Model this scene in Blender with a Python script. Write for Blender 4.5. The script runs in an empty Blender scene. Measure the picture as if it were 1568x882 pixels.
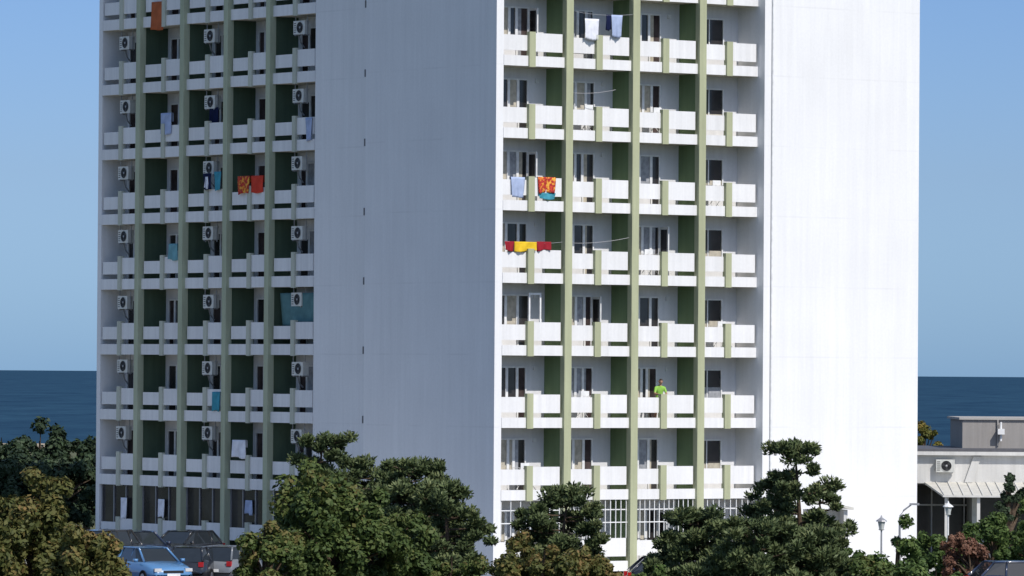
import bpy, math, random
import numpy as np
from mathutils import Vector, Matrix
random.seed(7)
S=bpy.context.scene
COL=S.collection

# ------------------------------------------------------------------ materials
def newmat(name):
    m=bpy.data.materials.new(name); m.use_nodes=True
    nt=m.node_tree; nt.nodes.clear()
    o=nt.nodes.new('ShaderNodeOutputMaterial')
    return m,nt,o
def N(nt,t,**k):
    n=nt.nodes.new(t)
    for a,b in k.items():
        setattr(n,a,b)
    return n
def simple(name,col,rough=.7,spec=.3,metal=0,var=.12,scale=4.0,bump=0.0):
    m,nt,o=newmat(name)
    p=N(nt,'ShaderNodeBsdfPrincipled')
    p.inputs['Roughness'].default_value=rough
    p.inputs['Specular IOR Level'].default_value=spec
    p.inputs['Metallic'].default_value=metal
    tc=N(nt,'ShaderNodeTexCoord'); no=N(nt,'ShaderNodeTexNoise')
    no.inputs['Scale'].default_value=scale; no.inputs['Detail'].default_value=5
    nt.links.new(tc.outputs['Object'],no.inputs['Vector'])
    r=N(nt,'ShaderNodeValToRGB')
    r.color_ramp.elements[0].position=.3; r.color_ramp.elements[1].position=.7
    r.color_ramp.elements[0].color=tuple(c*(1-var) for c in col)+(1,)
    r.color_ramp.elements[1].color=tuple(min(1,c*(1+var)) for c in col)+(1,)
    nt.links.new(no.outputs['Fac'],r.inputs['Fac'])
    nt.links.new(r.outputs['Color'],p.inputs['Base Color'])
    if bump>0:
        b=N(nt,'ShaderNodeBump'); b.inputs['Strength'].default_value=bump; b.inputs['Distance'].default_value=.03
        nt.links.new(no.outputs['Fac'],b.inputs['Height']); nt.links.new(b.outputs['Normal'],p.inputs['Normal'])
    nt.links.new(p.outputs[0],o.inputs[0])
    return m
def plaster(name,col,streak=.10,seam=True,z0=3.05):
    m,nt,o=newmat(name); L=nt.links.new
    p=N(nt,'ShaderNodeBsdfPrincipled'); p.inputs['Roughness'].default_value=.85
    p.inputs['Specular IOR Level'].default_value=.15
    tc=N(nt,'ShaderNodeTexCoord')
    mp=N(nt,'ShaderNodeMapping'); mp.inputs['Scale'].default_value=(2.2,2.2,.10)
    L(tc.outputs['Object'],mp.inputs['Vector'])
    n1=N(nt,'ShaderNodeTexNoise'); n1.inputs['Scale'].default_value=1.6; n1.inputs['Detail'].default_value=8; n1.inputs['Roughness'].default_value=.65
    L(mp.outputs[0],n1.inputs['Vector'])
    n2=N(nt,'ShaderNodeTexNoise'); n2.inputs['Scale'].default_value=.35; n2.inputs['Detail'].default_value=6
    L(tc.outputs['Object'],n2.inputs['Vector'])
    n3=N(nt,'ShaderNodeTexNoise'); n3.inputs['Scale'].default_value=9; n3.inputs['Detail'].default_value=6
    L(tc.outputs['Object'],n3.inputs['Vector'])
    def mr(src,a,b,c,d):
        q=N(nt,'ShaderNodeMapRange'); q.inputs[1].default_value=a;q.inputs[2].default_value=b;q.inputs[3].default_value=c;q.inputs[4].default_value=d
        L(src,q.inputs[0]); return q.outputs[0]
    def mul(a,b):
        q=N(nt,'ShaderNodeMath',operation='MULTIPLY'); L(a,q.inputs[0]); L(b,q.inputs[1]); return q.outputs[0]
    f=mul(mr(n1.outputs['Fac'],.3,.7,1-streak,1.0),mr(n2.outputs['Fac'],.3,.7,1-streak*.7,1.0))
    f=mul(f,mr(n3.outputs['Fac'],.3,.7,.96,1.0))
    if seam:
        sx=N(nt,'ShaderNodeSeparateXYZ'); L(tc.outputs['Object'],sx.inputs[0])
        a=N(nt,'ShaderNodeMath',operation='SUBTRACT'); L(sx.outputs['Z'],a.inputs[0]); a.inputs[1].default_value=z0
        d=N(nt,'ShaderNodeMath',operation='DIVIDE'); L(a.outputs[0],d.inputs[0]); d.inputs[1].default_value=2.815
        fr=N(nt,'ShaderNodeMath',operation='FRACT'); L(d.outputs[0],fr.inputs[0])
        lt=N(nt,'ShaderNodeMath',operation='LESS_THAN'); L(fr.outputs[0],lt.inputs[0]); lt.inputs[1].default_value=.022
        n4=N(nt,'ShaderNodeTexNoise'); n4.inputs['Scale'].default_value=.6; L(tc.outputs['Object'],n4.inputs['Vector'])
        st=mul(lt.outputs[0],mr(n4.outputs['Fac'],.4,.65,0.0,.06))
        sb=N(nt,'ShaderNodeMath',operation='SUBTRACT'); sb.inputs[0].default_value=1; L(st,sb.inputs[1])
        f=mul(f,sb.outputs[0])
    mx=N(nt,'ShaderNodeVectorMath',operation='SCALE'); mx.inputs[0].default_value=col
    L(f,mx.inputs['Scale']); L(mx.outputs[0],p.inputs['Base Color'])
    b=N(nt,'ShaderNodeBump'); b.inputs['Strength'].default_value=.35; b.inputs['Distance'].default_value=.02
    L(n1.outputs['Fac'],b.inputs['Height']); L(b.outputs[0],p.inputs['Normal'])
    L(p.outputs[0],o.inputs[0]); return m

M_wall=plaster('white_plaster',(.82,.82,.82),streak=.08)
M_par=plaster('parapet_paint',(.84,.835,.83),streak=.14,seam=False)
M_back=plaster('recess_paint',(.78,.78,.79),streak=.12,seam=False)
M_fin=plaster('olive_paint',(.46,.48,.31),streak=.18,seam=False)
M_finL=plaster('olive_paint_pale',(.48,.52,.37),streak=.18,seam=False)
M_postL=plaster('post_paint_pale',(.58,.60,.50),streak=.18,seam=False)
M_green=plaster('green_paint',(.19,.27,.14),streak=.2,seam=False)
M_greenD=plaster('green_paint_shaded',(.11,.16,.105),streak=.2,seam=False)  # facade partition green again, with the wing's shade darkened into the colour
M_under=simple('slab_concrete',(.50,.47,.40),.9)
M_frame=simple('white_window_frame',(.75,.75,.74),.4,.4)
M_glass=simple('dark_window_glass',(.035,.032,.032),.12,.5,var=.5,scale=.7)
M_open=simple('unlit_room_panel',(.06,.045,.042),.9,.1,var=.6,scale=1.5)  # dark colour on a flat panel stands for the unlit room behind open doors
M_curt=simple('beige_curtain',(.46,.42,.34),.9,.1,var=.2,scale=6)
M_curtw=simple('white_net_curtain',(.33,.34,.36),.9,.1,var=.25,scale=6)
M_ac=simple('ac_casing',(.60,.60,.56),.5,.4)
M_dark=simple('dark_plastic',(.02,.02,.022),.6,.3)
M_metal=simple('galvanised_metal',(.35,.35,.36),.45,.5,metal=.4)

def cloth_mat(name,col,col2=None,scale=6):
    if col2 is None: return simple(name,col,.9,.1,var=.15,scale=3)
    m,nt,o=newmat(name); L=nt.links.new
    p=N(nt,'ShaderNodeBsdfPrincipled'); p.inputs['Roughness'].default_value=.9
    tc=N(nt,'ShaderNodeTexCoord'); v=N(nt,'ShaderNodeTexNoise'); v.inputs['Scale'].default_value=scale; v.inputs['Detail'].default_value=1
    L(tc.outputs['Object'],v.inputs['Vector'])
    r=N(nt,'ShaderNodeValToRGB'); r.color_ramp.interpolation='CONSTANT'
    r.color_ramp.elements[0].color=col+(1,); r.color_ramp.elements[0].position=0
    r.color_ramp.elements[1].color=col2+(1,); r.color_ramp.elements[1].position=.5
    e=r.color_ramp.elements.new(.6); e.color=(.75,.38,.05,1)
    e=r.color_ramp.elements.new(.38); e.color=(.35,.02,.02,1)
    L(v.outputs['Fac'],r.inputs['Fac']); L(r.outputs[0],p.inputs['Base Color']); L(p.outputs[0],o.inputs[0]); return m

# ------------------------------------------------------------------ mesh helpers
class MB:
    def __init__(s): s.v=[]; s.f=[]; s.m=[]
    def box(s,x0,x1,y0,y1,z0,z1,mi=0):
        n=len(s.v)
        s.v+=[(x0,y0,z0),(x1,y0,z0),(x1,y1,z0),(x0,y1,z0),(x0,y0,z1),(x1,y0,z1),(x1,y1,z1),(x0,y1,z1)]
        s.f+=[(n,n+3,n+2,n+1),(n+4,n+5,n+6,n+7),(n,n+1,n+5,n+4),(n+1,n+2,n+6,n+5),(n+2,n+3,n+7,n+6),(n+3,n,n+4,n+7)]
        s.m+=[mi]*6
    def poly(s,pts,mi=0):
        n=len(s.v); s.v+=[tuple(p) for p in pts]; s.f.append(tuple(range(n,n+len(pts)))); s.m.append(mi)
    def tube(s,pts,rad,seg=8,mi=0,cap=True):
        base=len(s.v); P=[Vector(p) for p in pts]
        for i,p in enumerate(P):
            d=(P[min(i+1,len(P)-1)]-P[max(i-1,0)])
            if d.length<1e-9: d=Vector((0,0,1))
            d.normalize()
            a=d.cross(Vector((0,0,1)) if abs(d.z)<.9 else Vector((1,0,0))).normalized(); b=d.cross(a)
            for k in range(seg):
                t=2*math.pi*k/seg; q=p+(a*math.cos(t)+b*math.sin(t))*rad[i]; s.v.append(tuple(q))
        for i in range(len(P)-1):
            for k in range(seg):
                k2=(k+1)%seg; o=base+i*seg
                s.f.append((o+k,o+k2,o+seg+k2,o+seg+k)); s.m.append(mi)
        if cap:
            s.f.append(tuple(base+k for k in range(seg))); s.m.append(mi)
            o=base+(len(P)-1)*seg; s.f.append(tuple(o+k for k in reversed(range(seg)))); s.m.append(mi)
    def build(s,name,mats,parent=None,smooth=False,loc=None,rz=None):
        me=bpy.data.meshes.new(name); me.from_pydata(s.v,[],s.f)
        for m in mats: me.materials.append(m)
        me.polygons.foreach_set('material_index',s.m)
        if smooth: me.polygons.foreach_set('use_smooth',[True]*len(s.f))
        me.update()
        o=bpy.data.objects.new(name,me); COL.objects.link(o)
        if parent: o.parent=parent
        if loc is not None: o.location=loc
        if rz is not None: o.rotation_euler=(0,0,rz)
        return o
def empty(name,loc=(0,0,0),rz=0):
    e=bpy.data.objects.new(name,None); COL.objects.link(e); e.location=loc; e.rotation_euler=(0,0,rz); return e

# ------------------------------------------------------------------ hotel tower
ROT=math.radians(36); C=Vector((-.683,220,0)); U=Vector((math.cos(ROT),math.sin(ROT),0)); V=Vector((-math.sin(ROT),math.cos(ROT),0))
def W(a,b,z): return C+U*a+V*b+Vector((0,0,z))
tower=empty('hotel_tower',C,ROT)
F=2.815; Z0=3.05
KS=list(range(-1,11)); ZT=Z0+11*F
def zk(k): return Z0+F*k
REC=1.3
walls=MB()
walls.box(0,.343,0,REC+.2,0,ZT+1.0)                 # near corner pier
walls.box(0,12.92,REC+.2,8.92,0,ZT+1.0)
walls.box(12.92,20.99,-.45,9.3,0,ZT+1.3)            # blank stair block
walls.box(2.0,14,8.92,15.5,0,ZT+1.0)                # wing, blank strip
walls.box(3.3+.2,14,15.5,32.2,0,ZT+1.0)
walls.box(2.0,3.5,32.05,32.35,0,ZT+1.0)             # wing end wall
walls.build('walls',[M_wall],tower)
bw=MB()
bw.box(.343,12.92,REC,REC+.2,0,ZT+.9)
bw.box(3.3,3.5,15.5,32.05,0,ZT+.9)
bw.build('recessed_back_walls',[M_back],tower)
rf=MB()
rf.box(.343,12.92,-.06,REC,ZT,ZT+.9)
rf.box(1.94,3.3,15.5,32.05,ZT,ZT+.9)
rf.box(5,11,3,8,ZT+1.0,ZT+3.6)
rf.build('roof_parapet',[M_par],tower)
finsR=[3.43,6.70,10.02]; FW=.17
edR=[.343]+finsR+[12.92]
finsL=[18.78,22.0,25.41,28.89]
edL=[15.5]+finsL+[32.05]
fr=MB(); fl=MB(); gr=MB(); gl=MB()
for a in finsR:
    fr.box(a-FW,a+FW,-.16,.12,0,ZT+.95)
    gr.box(a-.08,a+.08,.12,REC,0,ZT)
for b in finsL:
    fl.box(1.82,2.12,b-.16,b+.16,0,ZT+.95)
    gl.box(2.12,3.3,b-.07,b+.07,0,ZT)
fr.build('facade_fins',[M_fin],tower); fl.build('wing_facade_fins',[M_finL],tower)
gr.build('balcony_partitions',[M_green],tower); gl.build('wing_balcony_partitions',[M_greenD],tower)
pa=MB(); sl=MB(); po=MB(); pl=MB()
rnd=random.Random(3)
for k in KS:
    z=zk(k)
    for i in range(4):
        a0=edR[i]+(FW if i>0 else 0); a1=edR[i+1]-(FW if i<3 else 0)
        sl.box(a0,a1,.10,REC,z,z+.2,0)
        pa.box(a0,a1,-.03,.10,z,z+.40)
        pc=a0+(a1-a0)*.45
        pa.box(a0,pc-.16,.03,.10,z+.60,z+1.20)
        pa.box(pc+.16,a1-.10,-.02,.06,z+.58,z+1.30)
        po.box(pc-.15,pc+.15,-.11,.09,z-.03,z+1.34)
    for i in range(5):
        b0=edL[i]+(.16 if i>0 else 0); b1=edL[i+1]-(.16 if i<4 else 0)
        sl.box(2.12,3.3,b0,b1,z,z+.2,0)
        pa.box(1.97,2.10,b0,b1,z,z+.45)
        pc=b0+(b1-b0)*.46
        pa.box(1.98,2.06,b0+.04,pc-.13,z+.66,z+1.36)
        pa.box(2.02,2.09,pc+.13,b1-.12,z+.66,z+1.20)
        pl.box(1.90,2.095,pc-.13,pc+.13,z-.04,z+1.44)
pa.build('balcony_parapets',[M_par],tower); sl.build('balcony_slabs',[M_under],tower)
po.build('parapet_posts',[M_fin],tower); pl.build('wing_parapet_posts',[M_postL],tower)
# windows and doors
wn=MB(); MATS=[M_frame,M_glass,M_curt,M_curtw,M_open,M_back]
def panelR(a0,a1,z0,z1,mi,b=REC): wn.box(a0,a1,b-.02,b,z0,z1,mi)
def frameR(a0,a1,z0,z1,t=.06,b=REC,d=.07):
    wn.box(a0,a1,b-d,b,z1-t,z1,0); wn.box(a0,a1,b-d,b,z0,z0+t,0)
    wn.box(a0,a0+t,b-d,b,z0+t,z1-t,0); wn.box(a1-t,a1,b-d,b,z0+t,z1-t,0)
def panelL(b0,b1,z0,z1,mi,a=3.3): wn.box(a-.02,a,b0,b1,z0,z1,mi)
def frameL(b0,b1,z0,z1,t=.06,a=3.3,d=.07):
    wn.box(a-d,a,b0,b1,z1-t,z1,0); wn.box(a-d,a,b0,b1,z0,z0+t,0)
    wn.box(a-d,a,b0,b0+t,z0+t,z1-t,0); wn.box(a-d,a,b1-t,b1,z0+t,z1-t,0)
for k in KS:
    z=zk(k); hd=z+F-.42; fl_=z+.2
    for i in range(3):
        A=edR[i]+(FW if i else 0)
        w0=A+.35; w1=A+1.15+rnd.choice([0,.08,-.08]); m1=A+1.60+rnd.choice([0,.05,-.1]); d1=A+2.1
        sh=rnd.choice([0,0,.0,.12,-.08])
        frameR(w0,w1,fl_+.8,hd); panelR(w0+.06,w1-.06,fl_+.86,hd-.06,rnd.choice([1,2,3,2,2]))
        frameR(w1,m1,fl_+.8,hd); panelR(w1+.06,m1-.06,fl_+.86,hd-.06,rnd.choice([1,3,3,2,2]))
        panelR(w0+.06,m1-.06,fl_+.02,fl_+.8,5)
        frameR(m1,d1+sh,fl_,hd)
        cs=rnd.choice([0,0,.12,.2])
        panelR(m1+.06+cs,d1+sh-.06,fl_+.06,hd-.06,rnd.choice([1,4,4,4,1]))
        if cs: panelR(m1+.06,m1+.06+cs,fl_+.06,hd-.06,rnd.choice([2,3]))
        if rnd.random()<.3:
            wn.box(d1+sh,d1+sh+.05,REC-.62,REC-.07,fl_+.05,hd-.05,0)
            wn.box(d1+sh-.012,d1+sh,REC-.54,REC-.15,fl_+.9,hd-.15,1)
        if rnd.random()<.5: wn.box(d1+.35,d1+.5,REC-.08,REC,hd-.15,hd-.0,0)
    A=edR[3]+FW
    frameR(A+.5,A+1.98,fl_+.75,hd-.05)
    lw=rnd.choice([.3,.45,.6,.38])
    panelR(A+.56,A+1.92,fl_+.81+lw,hd-.11,rnd.choice([1,1,1,4])); panelR(A+.56,A+1.92,fl_+.81,fl_+.81+lw,rnd.choice([2,2,3])); wn.box(A+1.2,A+1.25,REC-.06,REC-.021,fl_+.81,hd-.11,0)
    for i in range(5):
        B1=edL[i+1]-(.16 if i<4 else 0)
        e0=B1-.2; w=rnd.choice([.5,.6,.7])
        frameL(e0-w,e0,fl_,hd); panelL(e0-w+.06,e0-.06,fl_+.06,hd-.06,rnd.choice([4,4,1]))
        frameL(e0-w-.6,e0-w,fl_+.8,hd); panelL(e0-w-.54,e0-w-.06,fl_+.86,hd-.06,rnd.choice([1,3,1]))
        frameL(e0-w-1.3,e0-w-.6,fl_+.8,hd); panelL(e0-w-1.24,e0-w-.66,fl_+.86,hd-.06,rnd.choice([1,3,2]))
        panelL(e0-w-1.24,e0-w-.06,fl_+.02,fl_+.8,5)
wn.build('windows_and_doors',MATS,tower)
zz=zk(2)
oc2=MB()
for (x0,x1,z0,z1) in [(1.75,2.35,zz+2.37,zz+2.45),(1.75,2.35,zz+1.2,zz+1.28),(1.75,1.82,zz+1.28,zz+2.37),(2.28,2.35,zz+1.28,zz+2.37)]:
    oc2.box(x0+.25,x1+.25,.50,.55,z0,z1,0)
oc2.build('open_casement',[M_frame],tower)
# ground-storey grilles and glazing
gg=MB(); z0=zk(-1)+1.3; z1=zk(0)
for i in range(4):
    a0=edR[i]+(FW if i else 0); a1=edR[i+1]-(FW if i<3 else 0)
    n=[6,11,12,9][i]
    for q in range(n+1):
        x=a0+.03+(a1-a0-.1)*q/n; gg.box(x,x+.03,.03,.065,z0,z1,0)
    gg.box(a0,a1,.02,.03,z0+.6,z0+.64,0)
    gg.box(a0,a1,.066,.075,z0+1.1,z0+1.14,0)
for i in range(5):
    b0=edL[i]+(.16 if i else 0); b1=edL[i+1]-(.16 if i<4 else 0)
    gg.box(2.16,2.18,b0,b1,zk(-1)+1.0,z1,1)
    for q in range(4):
        y=b0+(b1-b0-.06)*q/3; gg.box(2.10,2.155,y,y+.04,zk(-1)+1.2,z1,2 if i else 0)
gg.build('ground_storey_grilles',[M_frame,M_glass,M_metal],tower)
vt=MB()
for k in KS:
    vt.box(1.96,2.0,11.70,11.88,zk(k)+.05,zk(k)+.35,0)
vt.build('joint_dashes',[simple('dash_grey',(.14,.14,.15),.7)],tower)  # small dark grey boxes, one per floor, along the wing joint
dp=MB(); dp.tube([(13.3,-.50,0),(13.3,-.50,ZT)],[.04,.04],8)
dp.build('downpipe',[M_frame],tower)
ar=MB()
for (a,k) in [(4.6,5),(8.0,5),(7.6,3),(11.3,2),(1.6,0),(4.5,1),(11.0,4)]:
    z=zk(k)+.2
    for s in (0,.5):
        ar.tube([(a,.4+s,z),(a+.9,.5+s,z+1.05)],[.012]*2,5); ar.tube([(a+.9,.4+s,z),(a,.5+s,z+1.05)],[.012]*2,5)
    for q in range(5): ar.tube([(a+.22*q,.42,z+1.05),(a+.22*q,1.0,z+1.05)],[.008]*2,4)
    ar.box(a+.1,a+.5,.55,.57,z+.7,z+1.24)
ar.build('balcony_airers',[M_frame],tower)
# AC units -----------------------------------------------------
def ac_mesh():
    m=MB()
    m.box(-.15,.15,-.40,.40,0,.56,0)
    n=24; pts=[(-.158,-.06+.225*math.cos(t),.28+.225*math.sin(t)) for t in [i*2*math.pi/n for i in range(n)]]
    m.poly(list(reversed(pts)),1)
    for r in (.235,.12):
        pts=[(-.163,-.06+r*math.cos(t),.28+r*math.sin(t)) for t in [i*math.pi/10 for i in range(21)]]
        m.tube(pts,[.008]*21,4,0 if r>.2 else 1,cap=False)
    m.tube([(-.16,-.06,.28),(-.172,-.06,.28)],[.05,.03],10,2)
    for t in range(3):
        an=t*2.094; c,s_=math.cos(an),math.sin(an); c2,s2=math.cos(an+.7),math.sin(an+.7)
        m.poly([(-.161,-.06,.28),(-.161,-.06+.2*c,.28+.2*s_),(-.164,-.06+.19*c2,.28+.19*s2)],3)
    for q in range(5): m.box(-.156,-.15,.22,.36,.08+q*.09,.11+q*.09,3)
    m.box(-.14,.14,-.33,-.29,-.05,0,2); m.box(-.14,.14,.29,.33,-.05,0,2)
    m.tube([(.1,.41,.2),(.15,.46,.1),(.3,.5,-.3),(.5,.5,-.5)],[.03]*4,6,2)
    return m
acm=None
for k in range(-0,9):
    for bb in (17.0,23.75,30.55):
        if acm is None:
            o=ac_mesh().build('air_conditioner_unit',[M_ac,M_dark,M_metal,simple('fan_grey',(.06,.06,.06),.5)]); acm=o.data
        else:
            o=bpy.data.objects.new('air_conditioner_unit',acm); COL.objects.link(o)
        o.location=W(2.32,bb+rnd.uniform(-.08,.08),zk(k)+F-.80+rnd.uniform(-.06,.05)); o.rotation_euler=(0,0,ROT+rnd.uniform(-.04,.04))
br=MB()
for k in range(0,9):
    for bb in (17.0,23.75,30.55):
        for d in (-.45,.43):
            br.box(2.3,2.33,bb+d,bb+d+.03,zk(k)+F-.85,zk(k)+F)
br.build('ac_hangers',[M_metal],tower)

# laundry -------------------------------------------------------
def cloth(name,side,p0,p1,z0,z1,off,mat,seed=0,fold=True):
    r=random.Random(seed); nx,nz=14,10; m=MB(); ph=r.uniform(0,6)
    w=p1-p0; h=z1-z0; sk=r.uniform(-.05,.05)
    for j in range(nz+1):
        for i in range(nx+1):
            u=i/nx; t=j/nz
            d=.045*t*math.sin(u*9+ph+t*1.5)+.025*t*math.sin(u*23+ph)
            zz=-h*t+.03*math.sin(u*5+ph)*t+sk*u*t
            uu=u*w*(1-.08*t)+.04*w*t
            m.v.append((uu,-d,zz) if side=='R' else (-d,uu,zz))
    for j in range(nz):
        for i in range(nx):
            n=j*(nx+1)+i; m.f.append((n,n+1,n+nx+2,n+nx+1)); m.m.append(0)
    if fold:
        n=len(m.v)
        for j in range(4):
            for i in range(nx+1):
                u=i/nx; dd=[0,.03,.10,.11][j]; zz=[0,.012,.0,-h*.4][j]
                m.v.append((u*w,dd,zz) if side=='R' else (dd,u*w,zz))
        for j in range(3):
            for i in range(nx):
                q=n+j*(nx+1)+i; m.f.append((q,q+1,q+nx+2,q+nx+1)); m.m.append(0)
    o=m.build(name,[mat],smooth=True)
    o.location=W(p0,off,z1) if side=='R' else W(off,p0,z1)
    o.rotation_euler=(0,0,ROT)
    so=o.modifiers.new('th','SOLIDIFY'); so.thickness=.006
    return o
c_lb=cloth_mat('pale_blue_cloth',(.36,.43,.60)); c_w=cloth_mat('white_cloth',(.72,.73,.78))
c_or=cloth_mat('orange_pattern_cloth',(.55,.05,.02),(.62,.16,.02),7); c_red=cloth_mat('red_cloth',(.6,.06,.035))
c_mar=cloth_mat('maroon_cloth',(.28,.02,.03)); c_yel=cloth_mat('yellow_cloth',(.72,.47,.03))
c_teal=cloth_mat('teal_cloth',(.06,.28,.36)); c_navy=cloth_mat('navy_cloth',(.01,.015,.05)); c_lim=cloth_mat('pale_teal_cloth',(.16,.34,.38))
c_oj=cloth_mat('orange_cloth',(.42,.12,.05)); c_scr=cloth_mat('faded_teal_screen',(.10,.20,.21))
F0=-.065
cloth('hanging_towel','R',.72,1.40,14.80,15.60,-.01,c_lb,1)
cloth('beach_towel','R',1.98,2.85,15.0,15.63,F0,c_or,2)
cloth('hanging_towel','R',2.02,2.86,14.78,15.02,F0+.02,c_teal,3,False)
cloth('beach_towel','R',.42,.88,12.76,13.10,-.04,c_mar,4,False)
cloth('beach_towel','R',.88,1.95,12.72,13.10,-.05,c_yel,5,False)
cloth('beach_towel','R',1.95,2.66,12.76,13.12,-.04,c_mar,6,False)
cloth('hanging_shirt','R',4.15,4.85,21.1,21.9,-.14,c_w,7,False)
cloth('hanging_shirt','R',5.45,6.0,21.2,22.1,-.14,c_lb,8,False)
cloth('hanging_shirt','R',5.2,5.45,21.5,22.1,-.13,c_navy,9,False)
L0=1.92
cloth('beach_towel','L',27.1,28.0,22.6,23.8,L0,c_oj,10)
cloth('hanging_towel','L',26.35,27.2,18.1,19.0,L0,c_lb,11)
cloth('hanging_shirt','L',23.1,23.8,18.45,19.15,2.2,c_navy,12,False)
cloth('hanging_shirt','L',23.05,23.7,15.65,16.35,1.84,c_navy,13,False)
cloth('hanging_shirt','L',23.3,23.5,15.7,16.2,1.82,c_w,33,False)
cloth('hanging_towel','L',22.3,22.85,15.6,16.4,1.84,c_teal,14,False)
cloth('beach_towel','L',20.2,21.1,15.45,16.15,L0-.04,c_or,15)
cloth('beach_towel','L',19.2,20.15,15.45,16.15,L0,c_red,16)
cloth('hanging_towel','L',25.8,26.5,12.7,13.4,L0,c_lim,17)
cloth('balcony_privacy_screen','L',15.65,18.3,9.85,11.25,2.2,c_scr,18,False)
cloth('hanging_towel','L',20.3,21.3,4.35,5.1,L0-.08,c_w,19)
cloth('hanging_towel','L',22.4,23.0,6.3,7.1,L0,c_teal,20)
cloth('hanging_towel','L',15.6,16.1,17.5,18.45,L0,c_lb,21)
cloth('hanging_shirt','L',29.8,30.3,1.6,2.5,2.0,c_w,22,False)
cloth('hanging_shirt','L',26.8,27.3,1.7,2.5,2.0,c_w,23,False)
cloth('hanging_shirt','L',20.0,20.5,2.0,2.6,2.0,c_lb,24,False)
def line(p,q,sag=.08):
    m=MB(); pts=[]
    for i in range(7):
        t=i/6; v=Vector(p).lerp(Vector(q),t); v.z-=sag*4*t*(1-t); pts.append(tuple(v))
    m.tube(pts,[.009]*7,5); return m.build('clothes_line',[M_metal])
line(W(.4,-.03,13.12),W(3.2,-.03,13.12)); line(W(3.7,-.13,22.15),W(6.5,-.13,22.15)); line(W(3.7,.3,19.0),W(5.6,-.25,19.15)); line(W(3.7,.2,13.1),W(6.3,-.25,13.35))

# ------------------------------------------------------------------ person
def skin(name,verts,edges,radii,sub=1):
    me=bpy.data.meshes.new(name); me.from_pydata(verts,edges,[]); o=bpy.data.objects.new(name,me); COL.objects.link(o)
    md=o.modifiers.new('s','SKIN'); md.use_smooth_shade=True
    for i,r in enumerate(radii):
        rr=r if isinstance(r,tuple) else (r,r); me.skin_vertices[0].data[i].radius=rr
    me.skin_vertices[0].data[0].use_root=True
    s=o.modifiers.new('u','SUBSURF'); s.levels=sub; s.render_levels=sub
    bpy.context.view_layer.update()
    dg=bpy.context.evaluated_depsgraph_get(); me2=bpy.data.meshes.new_from_object(o.evaluated_get(dg))
    bpy.data.objects.remove(o); return me2
def person(loc,rz,shirt,trou,skinc,hair):
    root=empty('person_on_balcony',loc,rz)
    v=[(0,0,.92),(0,-.02,1.08),(0,-.06,1.25),(0,-.10,1.38),(0,-.13,1.47),(0,-.16,1.52),
       (.10,0,.86),(.11,-.03,.48),(.12,.02,.08),(.12,-.13,.03),
       (-.10,0,.86),(-.12,.03,.48),(-.13,.08,.08),(-.13,-.07,.03),
       (.18,-.11,1.38),(.24,-.20,1.15),(.14,-.42,1.12),(.12,-.48,1.12),
       (-.18,-.11,1.38),(-.24,-.20,1.15),(-.14,-.42,1.12),(-.12,-.48,1.12)]
    e=[(0,1),(1,2),(2,3),(3,4),(4,5),(0,6),(6,7),(7,8),(8,9),(0,10),(10,11),(11,12),(12,13),(3,14),(14,15),(15,16),(16,17),(3,18),(18,19),(19,20),(20,21)]
    r=[(.16,.11),(.14,.10),(.16,.11),(.16,.10),.06,.055,(.09,.09),.06,.042,.035,(.09,.09),.06,.042,.035,.065,.048,.033,.03,.065,.048,.033,.03]
    me=skin('body',v,e,r,2)
    for m in (shirt,trou,skinc): me.materials.append(m)
    for p in me.polygons:
        c=p.center; arm=abs(c.x)>.1 and c.y<-.22
        p.material_index= 2 if (c.z>1.46 or arm or (c.z<.5)) else (0 if c.z>.93 else 1)
    b=bpy.data.objects.new('body',me); COL.objects.link(b); b.parent=root
    import bmesh
    bm=bmesh.new(); bmesh.ops.create_uvsphere(bm,u_segments=20,v_segments=14,radius=1)
    for q in bm.verts:
        x,y,z=q.co; w=.078*(1-.18*max(0,-z)); q.co=Vector((x*w,y*.098*(1-.1*max(0,-z)),z*.118))
        if y<-.8 and abs(x)<.25 and -.35<z<.15: q.co.y-=.02
    me=bpy.data.meshes.new('head'); bm.to_mesh(me); bm.free()
    for m in (skinc,hair): me.materials.append(m)
    for p in me.polygons:
        c=p.center; p.use_smooth=True
        if c.z>.055 or (c.y>.02 and c.z>-.04): p.material_index=1
    h=bpy.data.objects.new('head',me); COL.objects.link(h); h.parent=root; h.location=(0,-.19,1.63); h.rotation_euler=(.15,0,.0)
    m=MB()
    for sx in (-1,1):
        m.tube([(sx*.03,-.280,1.645),(sx*.03,-.292,1.645)],[.011,.008],6,1)
        m.tube([(sx*.076,-.19,1.61),(sx*.09,-.185,1.655)],[.012,.018],6,0)
        for fi,(dx,ln) in enumerate([(-.03,.07),(-.01,.08),(.01,.075),(.03,.06)]):
            bx=sx*.12+dx; m.tube([(bx,-.48,1.12),(bx,-.48-ln*.6,1.115),(bx,-.48-ln,1.085)],[.009,.009,.007],6,0)
        m.tube([(sx*.12-sx*.03,-.46,1.12),(sx*.12-sx*.06,-.50,1.12)],[.011,.009],6,0)
    m.tube([(-.02,-.285,1.585),(.02,-.285,1.585)],[.006]*2,6,1)
    m.build('hands_and_features',[skinc,M_dark],root,True)
    return root
c_lime=cloth_mat('lime_shirt_cloth',(.30,.55,.10)); c_jean=cloth_mat('blue_shorts_cloth',(.05,.07,.14))
c_skin=simple('skin',(.40,.22,.15),.6,.3); c_hair=simple('dark_hair',(.04,.025,.015),.6,.3)
person(W(8.45,.53,zk(1)+.2),ROT-.35,c_lime,c_jean,c_skin,c_hair)

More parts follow.
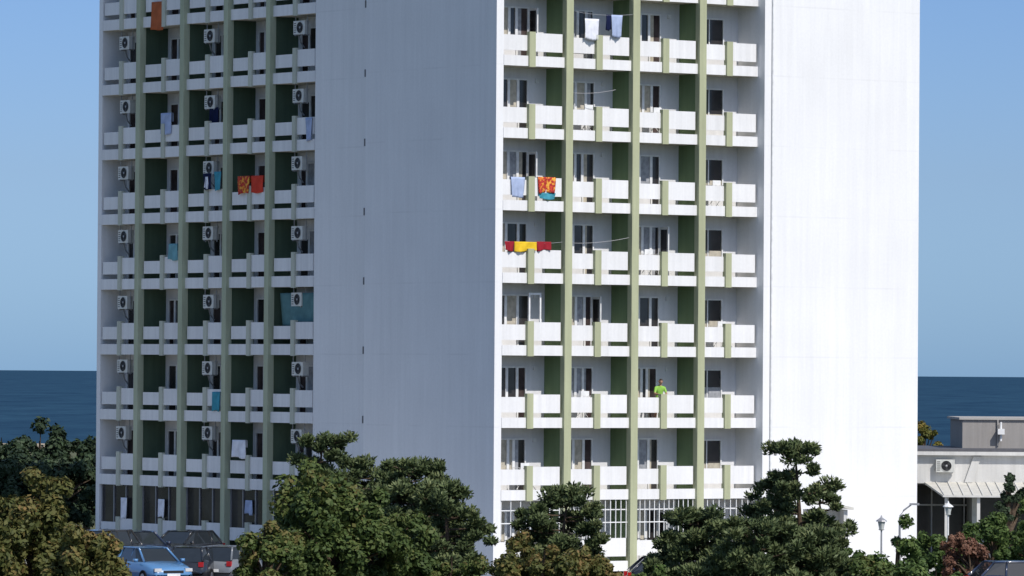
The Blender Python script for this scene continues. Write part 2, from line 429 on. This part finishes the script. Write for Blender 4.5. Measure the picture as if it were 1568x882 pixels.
# ------------------------------------------------------------------ vegetation
def leafmat(name,cols,trans=.2):
    m,nt,o=newmat(name); L=nt.links.new
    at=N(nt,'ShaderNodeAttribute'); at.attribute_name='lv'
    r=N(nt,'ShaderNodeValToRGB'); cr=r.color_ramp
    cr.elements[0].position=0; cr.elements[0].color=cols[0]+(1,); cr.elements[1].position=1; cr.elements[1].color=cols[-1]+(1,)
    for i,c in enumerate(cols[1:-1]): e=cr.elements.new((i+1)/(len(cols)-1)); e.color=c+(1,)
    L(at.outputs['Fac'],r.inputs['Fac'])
    d=N(nt,'ShaderNodeBsdfPrincipled'); d.inputs['Roughness'].default_value=.6; d.inputs['Specular IOR Level'].default_value=.2
    L(r.outputs[0],d.inputs['Base Color'])
    if trans>0:
        t=N(nt,'ShaderNodeBsdfTranslucent'); mx=N(nt,'ShaderNodeMixShader'); mx.inputs[0].default_value=trans
        L(r.outputs[0],t.inputs['Color']); L(d.outputs[0],mx.inputs[1]); L(t.outputs[0],mx.inputs[2]); L(mx.outputs[0],o.inputs[0])
    else: L(d.outputs[0],o.inputs[0])
    return m
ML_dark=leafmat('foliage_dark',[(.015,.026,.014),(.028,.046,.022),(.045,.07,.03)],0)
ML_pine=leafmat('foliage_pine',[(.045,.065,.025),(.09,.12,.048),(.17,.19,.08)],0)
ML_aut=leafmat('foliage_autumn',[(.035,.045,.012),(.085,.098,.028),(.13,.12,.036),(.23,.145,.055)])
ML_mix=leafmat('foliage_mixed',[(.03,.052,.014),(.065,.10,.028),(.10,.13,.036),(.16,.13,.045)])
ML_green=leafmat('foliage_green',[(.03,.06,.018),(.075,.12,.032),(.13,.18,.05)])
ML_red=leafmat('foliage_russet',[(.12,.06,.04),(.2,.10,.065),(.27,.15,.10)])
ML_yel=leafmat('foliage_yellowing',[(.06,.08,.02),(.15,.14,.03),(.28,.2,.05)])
M_bark=simple('bark',(.09,.065,.045),.95,.1,var=.35,scale=12,bump=.5)
def quads(name,c,t,b,vals,mat,parent):
    n=len(c); v=np.empty((n,4,3),np.float32)
    v[:,0]=c-t; v[:,1]=c+b; v[:,2]=c+t; v[:,3]=c-b
    me=bpy.data.meshes.new(name); me.vertices.add(n*4); me.vertices.foreach_set('co',v.ravel())
    me.loops.add(n*4); me.loops.foreach_set('vertex_index',np.arange(n*4,dtype=np.int32))
    me.polygons.add(n); me.polygons.foreach_set('loop_start',np.arange(0,n*4,4,dtype=np.int32))
    me.update(calc_edges=True)
    a=me.attributes.new('lv','FLOAT','FACE'); a.data.foreach_set('value',np.clip(vals,0,1).astype(np.float32))
    me.materials.append(mat)
    o=bpy.data.objects.new(name,me); COL.objects.link(o); o.parent=parent; return o
def norm(a): return a/np.maximum(np.linalg.norm(a,axis=1,keepdims=True),1e-6)
def leaves(rs,cc,rad,per,size,asp,outdir=None,flat=1.0):
    C_=np.repeat(cc,per,axis=0); R_=np.repeat(rad,per)
    d=norm(rs.normal(size=C_.shape)); rr=rs.uniform(0.15,1,len(C_))**.5
    p=C_+d*(R_*rr)[:,None]*np.array([1,1,flat])
    nrm=norm(d+rs.normal(size=d.shape)*.6+np.array([0,0,.35]))
    t=norm(np.cross(nrm,rs.normal(size=d.shape))); b=np.cross(nrm,t)
    s=size*rs.uniform(.6,1.3,len(C_))
    return p,t*s[:,None],b*(s*asp)[:,None],d
def deciduous(name,x,y,h,r,mat,seed,low=.9,nc=90,per=230,size=.10,brown=0.0):
    rs=np.random.RandomState(seed); root=empty(name,(x,y,0))
    cz=(h+low)/2; rz=(h-low)/2
    d=norm(rs.normal(size=(nc,3)))
    lob=1+.16*np.sin(d[:,0]*5+seed)+.12*np.sin(d[:,1]*6+seed*2)+.12*np.sin(d[:,2]*7+seed)+rs.uniform(-.16,.1,nc)
    k=rs.uniform(.35,1,nc)**.45*lob*.86
    cc=d*k[:,None]*np.array([r,r,rz])+np.array([0,0,cz])
    rad=rs.uniform(.12,.25,nc)*(r+rz)/2*.95
    p,t,b,dd=leaves(rs,cc,rad,per,size,.6)
    cv=np.repeat(rs.uniform(0,1,nc),per)
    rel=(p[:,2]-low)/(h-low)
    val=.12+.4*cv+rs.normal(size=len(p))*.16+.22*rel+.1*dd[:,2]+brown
    keep=p[:,2]>.25
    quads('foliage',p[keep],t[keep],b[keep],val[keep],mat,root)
    m=MB(); tr=.05*h*.5+.05
    bend=rs.uniform(-.15,.15,2)
    tp=(bend[0]*2,bend[1]*2,cz)
    m.tube([(0,0,-.1),(bend[0],bend[1],cz*.5),tp,(tp[0]*1.3,tp[1]*1.3,h*.9)],[tr*1.3,tr,tr*.7,.02],9)
    for i in rs.choice(nc,min(nc,26),replace=False):
        q=cc[i]; z0=max(.5,min(cz,q[2]*.6)); f=z0/cz
        s=(tp[0]*f,tp[1]*f,z0); mid=((s[0]+q[0])/2,(s[1]+q[1])/2,(s[2]+q[2])/2+.15)
        m.tube([s,mid,tuple(q)],[tr*.4,tr*.25,.012],6)
    m.build('trunk_and_limbs',[M_bark],root,True)
    return root
def pine(name,x,y,h,r,seed,mat=ML_pine,low=1.0,levels=9,gap=.12,dome=.9,per=190,nb=9):
    rs=np.random.RandomState(seed); root=empty(name,(x,y,0)); m=MB(); tr=.09+.012*h
    lean=rs.uniform(-.25,.25,2)
    def tpos(z): f=z/h; return np.array([lean[0]*f*f*2,lean[1]*f*f*2,z])
    m.tube([tuple(tpos(z)) for z in np.linspace(-.1,h*.95,7)],list(np.linspace(tr,.02,7)),9)
    cc=[];rad=[]
    for i in range(levels):
        f=i/(levels-1); z=low+(h-low-.15)*f
        L=r*math.sqrt(max(0,1-(f*dome)**2))
        L*=rs.uniform(.82,1.1)
        n=max(5,int(nb*(1-.4*f)))
        a0=rs.uniform(0,6.28)
        for j in range(n):
            if rs.uniform()<gap: continue
            an=a0+j*6.283/n+rs.uniform(-.35,.35); l=L*rs.uniform(.65,1.12)
            zz=min(z+rs.uniform(-.2,.2),h*.93); s=tpos(zz-.1*l)
            e=s+np.array([math.cos(an)*l,math.sin(an)*l,l*rs.uniform(.05,.28)*(1-.6*f)+.08])
            mid=(s+e)/2+np.array([0,0,-.06*l])
            m.tube([tuple(s),tuple(mid),tuple(e)],[.05*(1-f)+.02,.03,.012],6)
            nf=max(1,int(l/.33))
            for q in range(nf):
                t=.35+.65*(q+1)/nf if nf>1 else 1
                pp=s*(1-t)+e*t+rs.normal(size=3)*np.array([.17,.17,.08])*min(1,l)+np.array([0,0,.05])
                cc.append(pp); rad.append(rs.uniform(.22,.40)*(.8+.12*r))
    cc.append(tpos(h*.95)); rad.append(.25)
    cc=np.array(cc); rad=np.array(rad); n=len(cc)
    C_=np.repeat(cc,per,axis=0); R_=np.repeat(rad,per)
    d=norm(rs.normal(size=C_.shape)); rr=rs.uniform(.1,1,len(C_))**.6
    p=C_+d*(R_*rr)[:,None]*np.array([1,1,.7])
    dirn=norm(d*np.array([1,1,.6])+np.array([0,0,.5])+rs.normal(size=d.shape)*.4)
    side=norm(np.cross(dirn,rs.normal(size=d.shape)))
    s=rs.uniform(.06,.12,len(p))
    cv=np.repeat(rs.uniform(0,1,n),per)
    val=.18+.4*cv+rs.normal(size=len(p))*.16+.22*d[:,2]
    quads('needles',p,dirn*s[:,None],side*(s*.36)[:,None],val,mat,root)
    m.build('trunk_and_limbs',[M_bark],root,True)
    return root
f=8700.
def X(px,d): return (px-784)/f*d
for i,(px,d,h,r) in enumerate([(5,300,4.9,2.6),(62,290,4.85,2.3),(112,300,4.7,2.2),(-60,300,4.6,2.8),(30,272,4.0,2.4),(100,270,4.0,2.2),(135,280,4.1,1.6),(-10,268,3.6,2.0)]):
    deciduous('broadleaf_tree',X(px,d),d,h,r,ML_dark,100+i,low=.2,nc=70,per=150,size=.135)
deciduous('autumn_tree',X(48,160),160,4.75,2.1,ML_aut,1,low=.6,nc=110,per=240,size=.085)
deciduous('autumn_tree',X(138,156),156,3.65,1.5,ML_aut,2,low=.5,nc=80,per=220,size=.085)
deciduous('autumn_tree',X(-40,158),158,4.3,1.8,ML_aut,12,low=.6,nc=60,per=180,size=.085)
deciduous('plane_tree',X(505,170),170,5.1,2.2,ML_mix,3,low=.6,nc=130,per=240,size=.09)
deciduous('plane_tree',X(415,166),166,3.9,1.2,ML_mix,4,low=.5,nc=60,per=220,size=.085,brown=.15)
deciduous('plane_tree',X(600,172),172,4.1,1.5,ML_mix,5,low=.5,nc=70,per=220,size=.09,brown=-.1)
pine('pine_tree',X(480,192),192,6.05,1.35,6,levels=12,gap=.1,dome=.88)
pine('pine_tree',X(560,196),196,5.15,1.6,66,levels=9,dome=.92)
pine('pine_tree',X(642,190),190,5.15,1.9,7,levels=11,dome=.93,gap=.05)
pine('pine_tree',X(690,184),184,4.5,1.35,17,levels=8,dome=.93,gap=.08)
pine('pine_tree',X(857,188),188,4.3,1.65,8,levels=8,dome=.93,gap=.1)
deciduous('autumn_tree',X(815,160),160,3.35,1.5,ML_aut,9,low=.3,nc=90,per=220,size=.08)
deciduous('autumn_tree',X(905,162),162,3.2,1.3,ML_aut,10,low=.3,nc=70,per=220,size=.08,brown=.1)
pine('pine_tree',X(1230,185),185,5.95,1.35,11,levels=10,gap=.28,dome=.84,nb=8)
pine('pine_tree',X(1180,187),187,4.6,1.15,13,levels=9,dome=.93,gap=.1)
pine('pine_tree',X(1270,188),188,4.3,.9,43,levels=8,dome=.9,gap=.25)
pine('pine_tree',X(1070,180),180,3.75,1.7,14,levels=7,dome=.92,gap=.06)
pine('pine_tree',X(1145,176),176,3.5,1.8,15,levels=7,dome=.92,gap=.05)
pine('pine_tree',X(1245,178),178,3.2,1.5,16,levels=7,dome=.92,gap=.08)
deciduous('shrub',X(1375,176),176,3.2,1.4,ML_green,20,low=.2,nc=60,per=200,size=.075)
deciduous('shrub',X(1330,172),172,2.5,1.2,ML_mix,21,low=.2,nc=50,per=190,size=.075)
deciduous('shrub',X(1425,168),168,2.5,1.4,ML_green,22,low=.2,nc=60,per=190,size=.075)
deciduous('shrub',X(1445,205),205,2.5,1.2,ML_green,23,low=.2,nc=50,per=180,size=.075)
deciduous('russet_shrub',X(1480,203),203,2.6,.9,ML_red,24,low=.2,nc=40,per=200,size=.07)
deciduous('shrub',X(1518,212),212,3.15,1.1,ML_green,25,low=.2,nc=50,per=200,size=.075)
deciduous('shrub',X(1575,215),215,3.0,1.2,ML_green,26,low=.2,nc=50,per=180,size=.075)
deciduous('broadleaf_tree',X(1552,228),228,4.2,.7,ML_dark,27,low=1.7,nc=24,per=120,size=.09)
deciduous('shrub',X(1310,195),195,2.2,1.0,ML_green,28,low=.1,nc=40,per=180,size=.07)
deciduous('yellowing_tree',X(1416,300),300,5.8,1.0,ML_yel,29,low=3,nc=30,per=140,size=.09)
deciduous('shrub',X(690,172),172,2.7,1.2,ML_mix,30,low=.1,nc=50,per=180,size=.075)
deciduous('shrub',X(1000,176),176,2.3,.8,ML_green,31,low=.1,nc=40,per=150,size=.075)
deciduous('shrub',X(1470,178),178,1.9,1.0,ML_green,32,low=.1,nc=40,per=180,size=.07)

# ------------------------------------------------------------------ low building on right
lb=empty('beach_restaurant_building',(0,0,0))
M_lbw=plaster('white_render',(.72,.71,.68),streak=.22,seam=False); M_grey=plaster('grey_render',(.36,.34,.32),streak=.2,seam=False)
M_canopy=simple('canopy_sheet',(.58,.56,.50),.7,.3,var=.1,scale=3)
M_roofd=simple('dark_roof_edge',(.10,.10,.11),.7)
m=MB()
m.box(13,36,251,262,3.25,4.5,0); m.box(20.35,36,251,262,0,3.25,0); m.box(13,17.9,251,262,0,3.25,0)
m.box(17.9,20.35,254,262,0,3.25,0)
m.build('walls',[M_lbw],lb)
m=MB(); m.box(12.8,36.2,250.7,262.2,4.5,4.66,0); m.box(12.8,36.2,250.75,262.15,4.66,4.78,1); m.build('roof_edge',[M_lbw,M_roofd],lb)
m=MB(); m.box(20.15,34,254,261,4.78,6.05,0); m.box(20.0,34.1,253.9,261.1,6.05,6.15,1)
m.box(21.7,21.75,253.9,253.98,4.9,6.05,1); m.tube([(21.85,253.8,5.1),(21.85,253.8,5.95)],[.05,.05],8,2); m.box(21.7,22.0,253.6,253.9,5.4,5.65,2)
m.build('rooftop_block',[M_grey,plaster('grey_cap',(.45,.43,.40),.1,False),M_frame],lb)
m=MB()
x0=18.25; x1=36
m.v+=[(x0,251,3.3),(x1,251,3.3),(x1,247.5,2.8),(x0+.55,247.5,2.8)]; m.f.append((0,3,2,1)); m.m.append(0)
m.v+=[(x0,251,3.22),(x1,251,3.22),(x1,247.5,2.72),(x0+.55,247.5,2.72)]; m.f.append((4,5,6,7)); m.m.append(0); m.f.append((3,7,6,2)); m.m.append(1); m.f.append((0,4,7,3)); m.m.append(1)
for i in range(40):
    xx=x0+.6+i*.42; m.tube([(xx-.1 if i==0 else xx,250.98,3.32),(xx,247.5,2.82)],[.02,.02],5,1)
m.build('canopy',[M_canopy,M_lbw],lb)
m=MB()
for xx in (18.9,20.3,22.4,24.6,27,30): m.box(xx,xx+.14,247.7,247.84,0,2.74,0)
m.build('canopy_posts',[M_lbw],lb)
m=MB(); 
for xx in (20.6,22.0,23.6,25.5,28): m.box(xx,xx+1.2,250.96,250.999,.8,2.7,0)
m.box(17.9,20.35,253.9,253.999,.1,3.1,0)
m.build('dark_glazing',[M_glass],lb)
m=MB()
for xx in (18.0,18.75,19.5,20.2): m.box(xx,xx+.06,253.84,253.899,.1,3.1,0)
m.box(17.9,20.35,253.80,253.839,2.2,2.27,0)
m.box(20.35,20.6,250.93,250.959,0,3.2,0)
m.build('window_frames',[M_frame],lb)
o=bpy.data.objects.new('air_conditioner_unit',acm); COL.objects.link(o); o.location=(19.15,250.78,3.75); o.rotation_euler=(0,0,math.radians(80))
m=MB(); m.v+=[(20.4,250.9,4.45),(20.75,250.9,4.45),(20.35,250.9,3.3),(20.0,250.9,3.3)]; m.v+=[(a,250.995,c) for a,b_,c in m.v[:4]]
m.f+=[(0,3,2,1),(0,1,5,4),(1,2,6,5),(3,0,4,7)]; m.m+=[0]*4; m.build('wall_brace',[M_lbw],lb)

pk=empty('entrance_porch',(X(1272,222),222,0),.15)
m=MB(); m.box(.45,.60,-.5,.6,0,2.75,0); m.box(-.95,-.8,-.5,.6,0,2.75,0); m.box(-.8,.45,.4,.6,0,2.75,0); m.build('walls',[M_lbw],pk)
m=MB(); m.v+=[(-1.1,-.7,3.25),(-1.1,.8,3.25),(.8,.8,2.85),(.8,-.7,2.85),(-1.1,-.7,3.13),(-1.1,.8,3.13),(.8,.8,2.75),(.8,-.7,2.75)]
m.f+=[(0,3,2,1),(4,5,6,7),(0,4,7,3),(3,7,6,2),(2,6,5,1),(1,5,4,0)]; m.m+=[0]*6; m.build('roof',[M_canopy],pk)
m=MB(); m.box(-.5,.3,.36,.399,.1,2.3,0); m.build('door',[M_glass],pk)

M_lampg=simple('lamp_glass',(.5,.52,.5),.2,.5)
def lantern(px,d,h,white=False):
    e=empty('street_lamp',(X(px,d),d,0)); m=MB()
    m.tube([(0,0,0),(0,0,.3),(0,0,.35),(0,0,h-.45)],[.09,.08,.04,.03],8,0)
    m.tube([(0,0,h-.45),(0,0,h-.42)],[.06,.12],8,0)
    m.tube([(0,0,h-.42),(0,0,h-.14)],[.09,.15],6,1)
    m.tube([(0,0,h-.14),(0,0,h-.10),(0,0,h),(0,0,h+.08)],[.2,.18,.04,.015],8,0)
    m.build('post_and_lantern',[M_frame if white else M_metal,M_lampg],e,False)
lantern(1351,200,3.0); lantern(1453,212,3.25,True)
e=empty('street_lamp',(X(1379,205),205,0)); m=MB()
m.tube([(0,0,0),(0,0,2.6),(.02,0,2.95),(.15,0,3.15),(.42,0,3.35)],[.06,.04,.035,.03,.025],8,0); m.box(.35,.7,-.06,.06,3.33,3.40,1)
m.build('post_and_arm',[M_metal,M_metal],e)

# ------------------------------------------------------------------ cars
def carmat(name,c): 
    m=simple(name,c,.25,.5,var=.04,scale=1); p=[n for n in m.node_tree.nodes if n.type=='BSDF_PRINCIPLED'][0]
    p.inputs['Coat Weight'].default_value=.8; p.inputs['Coat Roughness'].default_value=.05; return m
M_tyre=simple('tyre_rubber',(.015,.015,.015),.9,.1); M_rim=simple('alloy_rim',(.4,.4,.42),.3,.5,metal=.8)
M_cg=simple('car_glass',(.02,.025,.03),.04,.8,var=.1); M_tail=simple('tail_light',(.4,.01,.01),.2,.5); M_head=simple('head_light',(.6,.6,.6),.1,.6)
def car(x,y,rz,paint,suv=0.0,hatch=True):
    e=empty('parked_car',(x,y,0.004),rz); H=1.45+suv; belt=.92+suv*.6
    st=[(2.12,.50,.62),(2.08,.66,.74),(1.95,.74,.82),(1.5,.84,.86),(1.0,.93,.87),(.9,belt,.875),(0,belt+.02,.88),(-1.2,belt+.04,.88),(-1.75,belt+.05,.86),(-1.98,belt-.05,.8),(-2.1,.72,.76),(-2.12,.5,.7)]
    m=MB(); R=0
    for (sx,zt,w) in st:
        zt=zt+(suv*.5 if sx>.95 else 0); zb=.24+suv*.3 if abs(sx)<2 else .34
        ring=[(sx,-w*.9,zb),(sx,-w,zb+.14),(sx,-w*1.01,(zb+zt)/2),(sx,-w*.97,zt-.07),(sx,-w*.86,zt),(sx,0,zt+.03),(sx,w*.86,zt),(sx,w*.97,zt-.07),(sx,w*1.01,(zb+zt)/2),(sx,w,zb+.14),(sx,w*.9,zb)]
        R=len(ring); m.v+=ring
    for i in range(len(st)-1):
        for k in range(R):
            k2=(k+1)%R; a=i*R; m.f.append((a+k,a+R+k,a+R+k2,a+k2)); m.m.append(0)
    m.f.append(tuple(range(R))); m.m.append(0); m.f.append(tuple(reversed(range((len(st)-1)*R,len(st)*R)))); m.m.append(0)
    m.build('body',[paint],e,True)
    g=MB(); rear=-1.98 if hatch else -1.5; rr=-1.45 if hatch else -.95
    bot=[(1.05,.70),(.5,.80),(-1.1,.80),(rear,.70)]; top=[(.25,.56),(.0,.60),(-1.0,.60),(rr,.54)]
    for s in (-1,1):
        for (b_,t_) in zip(bot,top): g.v+=[(b_[0],s*b_[1],belt-.02),(t_[0],s*t_[1],H-.06 if t_[0] in(.25,rr) else H-.03)]
    def gi(s,i,t): return (0 if s<0 else 8)+i*2+t
    for i in range(3):
        g.f.append((gi(-1,i+1,0),gi(-1,i,0),gi(-1,i,1),gi(-1,i+1,1))); g.f.append((gi(1,i,0),gi(1,i+1,0),gi(1,i+1,1),gi(1,i,1))); g.m+=[1,1]
        g.f.append((gi(-1,i,1),gi(1,i,1),gi(1,i+1,1),gi(-1,i+1,1))); g.m.append(0)
    g.f.append((gi(-1,0,0),gi(1,0,0),gi(1,0,1),gi(-1,0,1))); g.m.append(1)
    g.f.append((gi(1,3,0),gi(-1,3,0),gi(-1,3,1),gi(1,3,1))); g.m.append(1)
    g.build('cabin',[paint,M_cg],e)
    p=MB()
    for s in (-1,1):
        for (i) in range(4):
            b_=bot[i]; t_=top[i]; zt=H-.045 if i in(0,3) else H-.02
            if i==1: continue
            p.tube([(b_[0],s*b_[1]*1.0,belt),(t_[0],s*t_[1],zt)],[.045,.04],6,0)
        p.tube([(0.25-.35,s*.745,belt),(.25-.35,s*.60,H-.03)],[.03,.03],6,0)
        p.tube([(t[0],s*t[1],H-.035) for t in top],[.035]*4,6,0)
        p.box(.72,.88,.88 if s>0 else -1.02,1.02 if s>0 else -.88,belt+.0,belt+.12,0)
    n=len(p.v)
    p.v+=[(.22,-.54,H-.03),(.22,.54,H-.03),(rr+.03,.52,H-.03),(rr+.03,-.52,H-.03),(-.1,-.4,H+.0),(-.1,.4,H+.0),(-1.0,.4,H+.0),(-1.0,-.4,H+.0)]
    for q in [(0,1,5,4),(1,2,6,5),(2,3,7,6),(3,0,4,7),(4,5,6,7)]: p.f.append(tuple(n+a for a in q)); p.m.append(0)
    p.build('pillars_roof_mirrors',[paint],e,True)
    w=MB()
    for sx in (1.32,-1.3):
        for s in (-1,1):
            y0=s*.72; y1=s*.905
            w.tube([(sx,y0,.32),(sx,y1,.32)],[.32,.32],20,0); w.tube([(sx,y1-.001*s,.32),(sx,y1+.008*s,.32)],[.2,.19],12,1)
    w.build('wheels',[M_tyre,M_rim],e)
    l=MB()
    for s in (-1,1):
        l.box(2.0,2.11,s*.62-.14,s*.62+.14,.60,.72,1); l.box(-2.125,-2.0,s*.66-.09,s*.66+.09,.72,.9,0)
    l.box(2.10,2.135,-.26,.26,.42,.53,2); l.box(-2.14,-2.12,-.26,.26,.5,.61,2); l.box(2.09,2.128,-.4,.4,.55,.64,3)
    l.build('lights_and_plates',[M_tail,M_head,M_frame,M_dark],e)
P_blue=carmat('blue_car_paint',(.09,.22,.42)); P_blk=carmat('black_car_paint',(.015,.016,.02)); P_dk=carmat('dark_blue_car_paint',(.025,.035,.07)); P_sil=carmat('grey_car_paint',(.16,.17,.18))
rd=math.radians
car(X(232,211),211,rd(-62),P_blue)
car(X(303,213),213,rd(80),P_blk)
car(X(358,214),214,rd(72),P_sil)
car(X(158,226),226,rd(-115),P_blk,.2)
car(X(215,232),232,rd(-60),P_dk)
car(X(282,233),233,rd(-118),P_blk)
car(X(1530,219),219,rd(12),P_dk)
car(X(1575,202),202,rd(15),P_dk)
car(X(1050,204),204,rd(5),P_blk)

# ------------------------------------------------------------------ ground, sea
def gmat(name,c1,c2,scale,rough=.9):
    m,nt,o=newmat(name); L=nt.links.new
    p=N(nt,'ShaderNodeBsdfPrincipled'); p.inputs['Roughness'].default_value=rough; p.inputs['Specular IOR Level'].default_value=.2
    tc=N(nt,'ShaderNodeTexCoord'); n1=N(nt,'ShaderNodeTexNoise'); n1.inputs['Scale'].default_value=scale; n1.inputs['Detail'].default_value=8
    L(tc.outputs['Object'],n1.inputs['Vector']); r=N(nt,'ShaderNodeValToRGB'); r.color_ramp.elements[0].position=.35; r.color_ramp.elements[1].position=.65
    r.color_ramp.elements[0].color=c1+(1,); r.color_ramp.elements[1].color=c2+(1,)
    L(n1.outputs['Fac'],r.inputs[0]); L(r.outputs[0],p.inputs['Base Color']); L(p.outputs[0],o.inputs[0]); return m
def sheet(name,x0,x1,y0,y1,z,mat):
    m=MB(); m.poly([(x0,y0,z),(x1,y0,z),(x1,y1,z),(x0,y1,z)]); return m.build(name,[mat])
sheet('ground',-900,900,-300,605,0,gmat('grass_and_soil',(.06,.08,.03),(.15,.14,.08),.6))
sheet('parking_asphalt',-60,8,196,216,.004,gmat('asphalt',(.045,.045,.047),(.065,.064,.062),3))
sheet('access_road',-60,60,176,188,.004,gmat('asphalt_road',(.045,.045,.047),(.06,.06,.06),3))
M_pave=gmat('concrete_paving',(.36,.35,.32),(.45,.44,.40),2)
m=MB(); m.box(-60,60,188,188.2,0,.13); m.box(-60,60,175.8,176,0,.13); m.build('kerb',[M_pave])
m=MB(); m.box(-60,45,216.2,246,0,.12); m.build('pavement',[M_pave])
m=MB()
for i in range(18): m.poly([(-40+i*2.6,205,.008),(-39.9+i*2.6,205,.008),(-39.9+i*2.6,210,.008),(-40+i*2.6,210,.008)])
for i in range(20): m.poly([(-58+i*6,181.9,.008),(-55+i*6,181.9,.008),(-55+i*6,182.05,.008),(-58+i*6,182.05,.008)])
m.build('road_markings',[simple('white_road_paint',(.7,.7,.68),.8)])
sheet('beach_sand',-900,900,560,615,.02,gmat('sand',(.35,.29,.2),(.42,.35,.25),1))
m_,nt,o=newmat('sea_water'); L=nt.links.new
tc=N(nt,'ShaderNodeTexCoord'); mp=N(nt,'ShaderNodeMapping'); mp.inputs['Scale'].default_value=(.06,.012,1); L(tc.outputs['Object'],mp.inputs[0])
n1=N(nt,'ShaderNodeTexNoise'); n1.inputs['Scale'].default_value=1; n1.inputs['Detail'].default_value=10; n1.inputs['Roughness'].default_value=.75; L(mp.outputs[0],n1.inputs['Vector'])
r=N(nt,'ShaderNodeValToRGB'); r.color_ramp.elements[0].position=.35; r.color_ramp.elements[1].position=.7
r.color_ramp.elements[0].color=(.008,.034,.072,1); r.color_ramp.elements[1].color=(.024,.072,.12,1); L(n1.outputs['Fac'],r.inputs[0])
d=N(nt,'ShaderNodeBsdfDiffuse'); g=N(nt,'ShaderNodeBsdfGlossy'); g.inputs['Roughness'].default_value=.35; mx=N(nt,'ShaderNodeMixShader'); mx.inputs[0].default_value=.05
b=N(nt,'ShaderNodeBump'); b.inputs['Strength'].default_value=.6; b.inputs['Distance'].default_value=1.0; L(n1.outputs['Fac'],b.inputs['Height']); L(b.outputs[0],g.inputs['Normal'])
L(r.outputs[0],d.inputs[0]); L(d.outputs[0],mx.inputs[1]); L(g.outputs[0],mx.inputs[2]); L(mx.outputs[0],o.inputs[0])
sheet('sea',-30000,30000,610,60000,-.2,m_)

# ------------------------------------------------------------------ light
EL=rd(46); PHI=rd(-54+2)
sd=Vector((math.cos(EL)*math.cos(PHI),math.cos(EL)*math.sin(PHI),math.sin(EL)))
li=bpy.data.lights.new('sun','SUN'); li.energy=4.05; li.angle=rd(.5); li.color=(1,.955,.90)
so=bpy.data.objects.new('sun',li); COL.objects.link(so); so.rotation_euler=sd.to_track_quat('Z','Y').to_euler(); so.location=(60,60,80)
w=bpy.data.worlds.new('World'); S.world=w; w.use_nodes=True; nt=w.node_tree; nt.nodes.clear(); L=nt.links.new
wo=nt.nodes.new('ShaderNodeOutputWorld'); bg=nt.nodes.new('ShaderNodeBackground'); sk=nt.nodes.new('ShaderNodeTexSky'); sk.sky_type='NISHITA'
sk.sun_disc=False; sk.sun_elevation=EL; sk.sun_rotation=math.pi/2-PHI; sk.dust_density=.6; sk.air_density=1.0; sk.ozone_density=1.5
bg.inputs[1].default_value=.15
tc=nt.nodes.new('ShaderNodeTexCoord'); sx=nt.nodes.new('ShaderNodeSeparateXYZ'); L(tc.outputs['Generated'],sx.inputs[0])
rp=nt.nodes.new('ShaderNodeValToRGB'); cr=rp.color_ramp
cr.elements[0].position=0; cr.elements[0].color=(.34,.58,1.12,1)
cr.elements[1].position=.45; cr.elements[1].color=(1,.96,.93,1)
e=cr.elements.new(.035); e.color=(.325,.47,.84,1)
e=cr.elements.new(.07); e.color=(.30,.43,.76,1)
L(sx.outputs['Z'],rp.inputs[0])
mu=nt.nodes.new('ShaderNodeMix'); mu.data_type='RGBA'; mu.blend_type='MULTIPLY'; mu.inputs[0].default_value=1
L(sk.outputs[0],mu.inputs[6]); L(rp.outputs[0],mu.inputs[7]); L(mu.outputs[2],bg.inputs[0]); L(bg.outputs[0],wo.inputs[0])

# ------------------------------------------------------------------ camera
cam=bpy.data.cameras.new('camera'); co=bpy.data.objects.new('camera',cam); COL.objects.link(co)
cam.sensor_width=36; cam.lens=36*8700/1568; cam.clip_start=1; cam.clip_end=100000
co.location=(0,0,8); co.rotation_euler=(math.pi/2+math.atan(130/8700),-.0068,0)
S.camera=co
S.view_settings.view_transform='Standard'; S.view_settings.look='None'; S.view_settings.exposure=0
